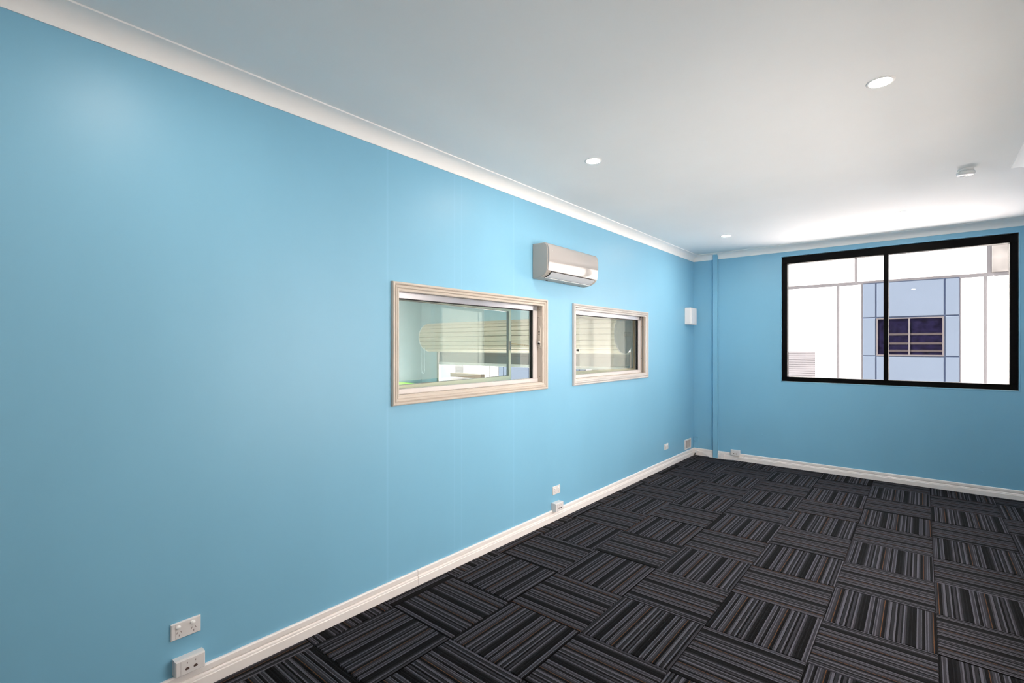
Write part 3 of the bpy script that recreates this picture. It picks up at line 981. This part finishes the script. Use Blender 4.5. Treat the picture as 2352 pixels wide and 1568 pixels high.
# ------------------------------------------------------------------ workshop seen through the internal windows
WX0, WX1, WF, WH = -6.1, -WT, -2.9, 4.2
DX0, DX1 = -5.44, -1.00          # roller door opening
w = MB(); wall_panel(w, D, WX0 - 0.2, -WT, WF - 0.2, WH + 0.2, [(DX0, DX1, WF - 0.5, 1.95)], 0.26, 'y')
struct(merge_build(w, 'wall_workshop_end', M['workshop_wall']), 'pale blue workshop end wall around the roller door', 'wall')
w = MB(); w.box(WX0 - 0.2, WX0, -3.0, D, WF, WH)
struct(w.build('wall_workshop_side', M['workshop_wall']), 'pale blue workshop side wall beyond the internal windows', 'wall')
w = MB(); w.box(WX0, -WT, -3.2, -3.0, WF, WH)
struct(w.build('wall_workshop_rear', M['workshop_wall']), 'pale blue workshop rear wall', 'wall')
w = MB(); w.box(-WT - 0.02, -WT, -3.0, D, WF, -0.2); w.box(-WT - 0.02, -WT, -3.0, D, H + 0.1, WH)
struct(w.build('wall_workshop_partition', M['workshop_wall']), 'blue workshop wall below and above the office', 'wall')
w = MB(); w.box(WX0, -WT, -3.0, D + 0.26, WF - 0.1, WF)
struct(w.build('floor_workshop', M['workshop_floor']), 'grey concrete workshop floor', 'floor')
w = MB()
w.box(-2.8, -WT, -3.2, D + 0.26, WH, WH + 0.05)
for a, b in ((-3.2, -2.0), (-0.8, 1.0), (2.2, 4.0), (5.2, D + 0.26)):  # strips left open in the unseen roof, added to brighten the workshop
    w.box(WX0 - 0.2, -2.8, a, b, WH, WH + 0.05)
struct(w.build('ceiling_workshop', M['steel_roof']), 'workshop roof sheets between open strips added to let daylight in', 'ceiling')

rd = empty('roller_door', (-3.1, 6.62, 1.745))
tag(rd, 'partly raised cream roller door with its drum across the workshop opening', 'roller door')
R, NS, XA, XB = 0.285, 20, -2.10, 2.25
for k in range(NS):
    a0, a1 = 2 * math.pi * k / NS, 2 * math.pi * (k + 1) / NS
    prof = []
    for t, r in ((0.02, R - 0.022), (0.05, R - 0.006), (0.16, R), (0.5, R + 0.004), (0.84, R), (0.95, R - 0.006), (0.98, R - 0.022)):
        a = a0 + (a1 - a0) * t
        prof.append((r * math.cos(a), r * math.sin(a)))
    prof += [((R - 0.03) * math.cos(a1), (R - 0.03) * math.sin(a1)), ((R - 0.03) * math.cos(a0), (R - 0.03) * math.sin(a0))]
    MB().prism(prof, lambda a, b: (XA, a, b), lambda a, b: (XB, a, b)).build('drum_slat', M['slat'], rd)
for xx in (XA - 0.02, XB):
    MB().lathe([(R + 0.004, 0), (R + 0.004, 0.02), (0, 0.02)], 40, axis='x').build('drum_end', M['door_rail'] if xx < 0 else M['curtain'], rd, loc=(xx, 0, 0))
MB().lathe([(0.03, 0), (0.03, 4.85), (0, 4.85)], 16, axis='x').build('axle', M['metal'], rd, loc=(-2.30, 0, 0))
MB().box(-2.26, -2.16, -0.06, 0.50, -0.14, 0.02).build('bracket', M['curtain'], rd)
MB().box(2.42, 2.52, 0.0, 0.50, -0.14, 0.02).build('bracket', M['curtain'], rd)
# the hanging curtain
zc = -0.27
for h_, mt in ((0.035, 'door_rail'), (0.055, 'curtain'), (0.145, 'curtain')):
    MB().rbox(-2.14, XB - 0.05, 0.300, 0.270, zc - h_, zc, 0.003, 'y').build('curtain_slat', M[mt], rd)
    zc -= h_
MB().rbox(-2.14, XB - 0.05, 0.310, 0.262, zc - 0.055, zc, 0.006, 'y').build('bottom_rail', M['door_rail'], rd)
for xx in (DX0 + 3.1 - 0.06, DX1 + 3.1):
    MB().box(xx, xx + 0.06, 0.44, 0.515, WF - 1.745, -0.27).build('guide_track', M['metal'], rd)
pts = []
for k in range(25):
    t = k / 24.0
    a = math.pi * t
    pts.append((-1.93 + 0.045 * math.cos(a), -0.33, -0.62 - 0.10 * math.sin(a)))
pts = [(-1.885, -0.33, -0.20)] + pts + [(-1.975, -0.33, -0.20)]
MB().tube(pts, 0.006, 6).build('pull_chain', M['workshop_wall'], rd, smooth=True)
# green stair handrail on the workshop side wall
hr = empty('stair_handrail', (WX0, 5.0, 0.97))
tag(hr, 'lime green sloping handrail on the workshop side wall', 'handrail')
MB().prism([(0.04, -0.035), (0.10, -0.035), (0.10, 0.035), (0.04, 0.035)], lambda a, b: (a, -1.5, b + 0.2), lambda a, b: (a, 2.05, b - 0.275)).build('rail', M['green'], hr, bevel=0.008)
for t in (-1.2, 0.2, 1.7):
    zz = 0.2 - (t + 1.5) / 3.55 * 0.475
    MB().box(0.0, 0.07, t - 0.02, t + 0.02, zz - 0.06, zz - 0.02).build('bracket', M['green'], hr)

# ------------------------------------------------------------------ yard and the building opposite
g = MB(); g.box(-60, 60, D + 0.26, 60, -3.1, -2.9)
struct(g.build('ground', M['concrete']), 'pale concrete yard between the buildings', 'ground')
BY = 19.0
bl = empty('neighbour_building', (0, BY, -2.9))
tag(bl, 'white precast building with pale blue panel bays, opposite the black framed window', 'building')
ZT = 4.95 + 2.9
w = MB(); w.box(-40, 40, 0.04, 8.0, 0, ZT - 0.05)
w.build('backing_wall', M['facade_joint'], bl)
w = MB(); w.box(-40, 40, 0.03, 8.0, ZT - 0.05, ZT)
w.build('coping', M['facade_white'], bl)


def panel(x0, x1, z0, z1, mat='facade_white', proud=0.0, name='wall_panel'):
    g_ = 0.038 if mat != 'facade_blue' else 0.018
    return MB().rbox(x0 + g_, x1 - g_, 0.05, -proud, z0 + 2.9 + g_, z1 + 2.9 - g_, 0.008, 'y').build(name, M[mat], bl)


ZJ = 3.585      # joint under the upper row
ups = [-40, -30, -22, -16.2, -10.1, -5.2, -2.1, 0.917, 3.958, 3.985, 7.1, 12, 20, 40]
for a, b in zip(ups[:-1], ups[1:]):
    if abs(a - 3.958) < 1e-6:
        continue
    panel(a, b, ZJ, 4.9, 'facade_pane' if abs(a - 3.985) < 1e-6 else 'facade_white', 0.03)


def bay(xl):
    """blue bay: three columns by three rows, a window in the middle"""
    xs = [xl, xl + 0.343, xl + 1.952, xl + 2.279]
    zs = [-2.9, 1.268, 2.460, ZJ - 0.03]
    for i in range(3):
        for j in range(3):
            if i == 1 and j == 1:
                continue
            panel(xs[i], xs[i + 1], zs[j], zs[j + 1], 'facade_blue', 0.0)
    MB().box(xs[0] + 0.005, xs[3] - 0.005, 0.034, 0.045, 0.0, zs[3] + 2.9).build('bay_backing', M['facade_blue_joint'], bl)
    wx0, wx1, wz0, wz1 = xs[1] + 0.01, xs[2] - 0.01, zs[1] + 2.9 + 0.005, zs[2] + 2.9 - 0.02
    wn = MB().box(wx0, wx1, 0.02, 0.033, wz0, wz1).build('window_glass', M['far_glass'], bl)
    fr_ = []
    for bx in ((wx0, wx1, wz0, wz0 + 0.045), (wx0, wx1, wz1 - 0.035, wz1), (wx0, wx0 + 0.04, wz0 + 0.045, wz1 - 0.035), (wx1 - 0.045, wx1, wz0 + 0.045, wz1 - 0.035),
               ((wx0 + wx1) / 2 - 0.022, (wx0 + wx1) / 2 + 0.022, wz0 + 0.045, wz1 - 0.035)):
        MB().box(bx[0], bx[1], -0.004, 0.020, bx[2], bx[3]).build('window_bar', M['far_frame'], wn)
    for zz in (1.90, 1.62, 1.40):
        MB().box(wx0 + 0.20, wx1 - 0.045, 0.012, 0.021, zz + 2.9, zz + 2.9 + 0.065).build('shelf_edge', M['shelf'], wn)


blues = [-14.312, -11.366, 1.087]
for x in blues:
    bay(x)
# white panels between the bays, rows below the joint
lows = [(-40, -30), (-30, -24), (-24, -17.54), (-14.957, -14.312), (-12.033, -11.366), (-9.087, -8.451), (-8.451, -7.785), (-7.785, -5.6),
        (-5.6, -3.4), (0.44, 1.087), (3.366, 3.896), (3.896, 6.2), (6.2, 9.5), (9.5, 14), (14, 22), (22, 40)]
for a, b in lows:
    panel(a, b, -2.9, ZJ - 0.03)


def shutter_bay(x0, x1, s0, s1, top):
    g_ = 0.038
    q = MB()
    q.box(x0 + g_, s1, 0.0, 0.05, top + 2.9, ZJ - 0.03 + 2.9 - g_)
    if x1 - s1 > 0.1:
        q.box(s1, x1 - g_, 0.0, 0.05, 0.0, ZJ - 0.03 + 2.9 - g_)
    if s0 - x0 > 0.1:
        q.box(x0 + g_, s0, 0.0, 0.05, 0.0, top + 2.9)
    q.build('wall_panel', M['facade_white'], bl)
    m = MB()
    z = 0.0
    while z < top + 2.9 - 0.01:
        z2 = min(z + 0.074, top + 2.9)
        m.prism([(0.035, z), (0.020, z), (0.006, z + 0.012), (0.006, z2 - 0.012), (0.020, z2), (0.035, z2)],
                lambda a, b: (s0, a, b), lambda a, b: (s1, a, b))
        z = z2
    m.build('roller_shutter', M['shutter_far'], bl)


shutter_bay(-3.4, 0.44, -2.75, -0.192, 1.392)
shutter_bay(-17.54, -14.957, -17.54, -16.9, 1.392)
# unit number painted beside the bay
tcu = bpy.data.curves.new('unit_number', 'FONT')
tcu.body = '51'
tcu.size = 0.30
tcu.extrude = 0.004
tob = bpy.data.objects.new('unit_number_text', tcu)
COL.objects.link(tob)
me = tob.to_mesh()
v = [tuple(p.co) for p in me.vertices]
fc = [tuple(p.vertices) for p in me.polygons]
tob.to_mesh_clear()
bpy.data.objects.remove(tob)
nm = MB().add([(x, -z_ - 0.006, y) for x, y, z_ in v], fc).build('unit_number', M['orange'], bl)
nm.location = (-14.78, 0.0, 2.9 - 0.05)
# low tan block in the yard
tb = empty('loading_dock', (-9.75, 12.0, -2.9))
tag(tb, 'low tan rendered loading dock in the yard, seen through the first internal window', 'loading dock')
MB().rbox(-1.6, 0.86, 0.18, 0.0, 0.0, 3.525, 0.02, 'y').build('block', M['tan'], tb)
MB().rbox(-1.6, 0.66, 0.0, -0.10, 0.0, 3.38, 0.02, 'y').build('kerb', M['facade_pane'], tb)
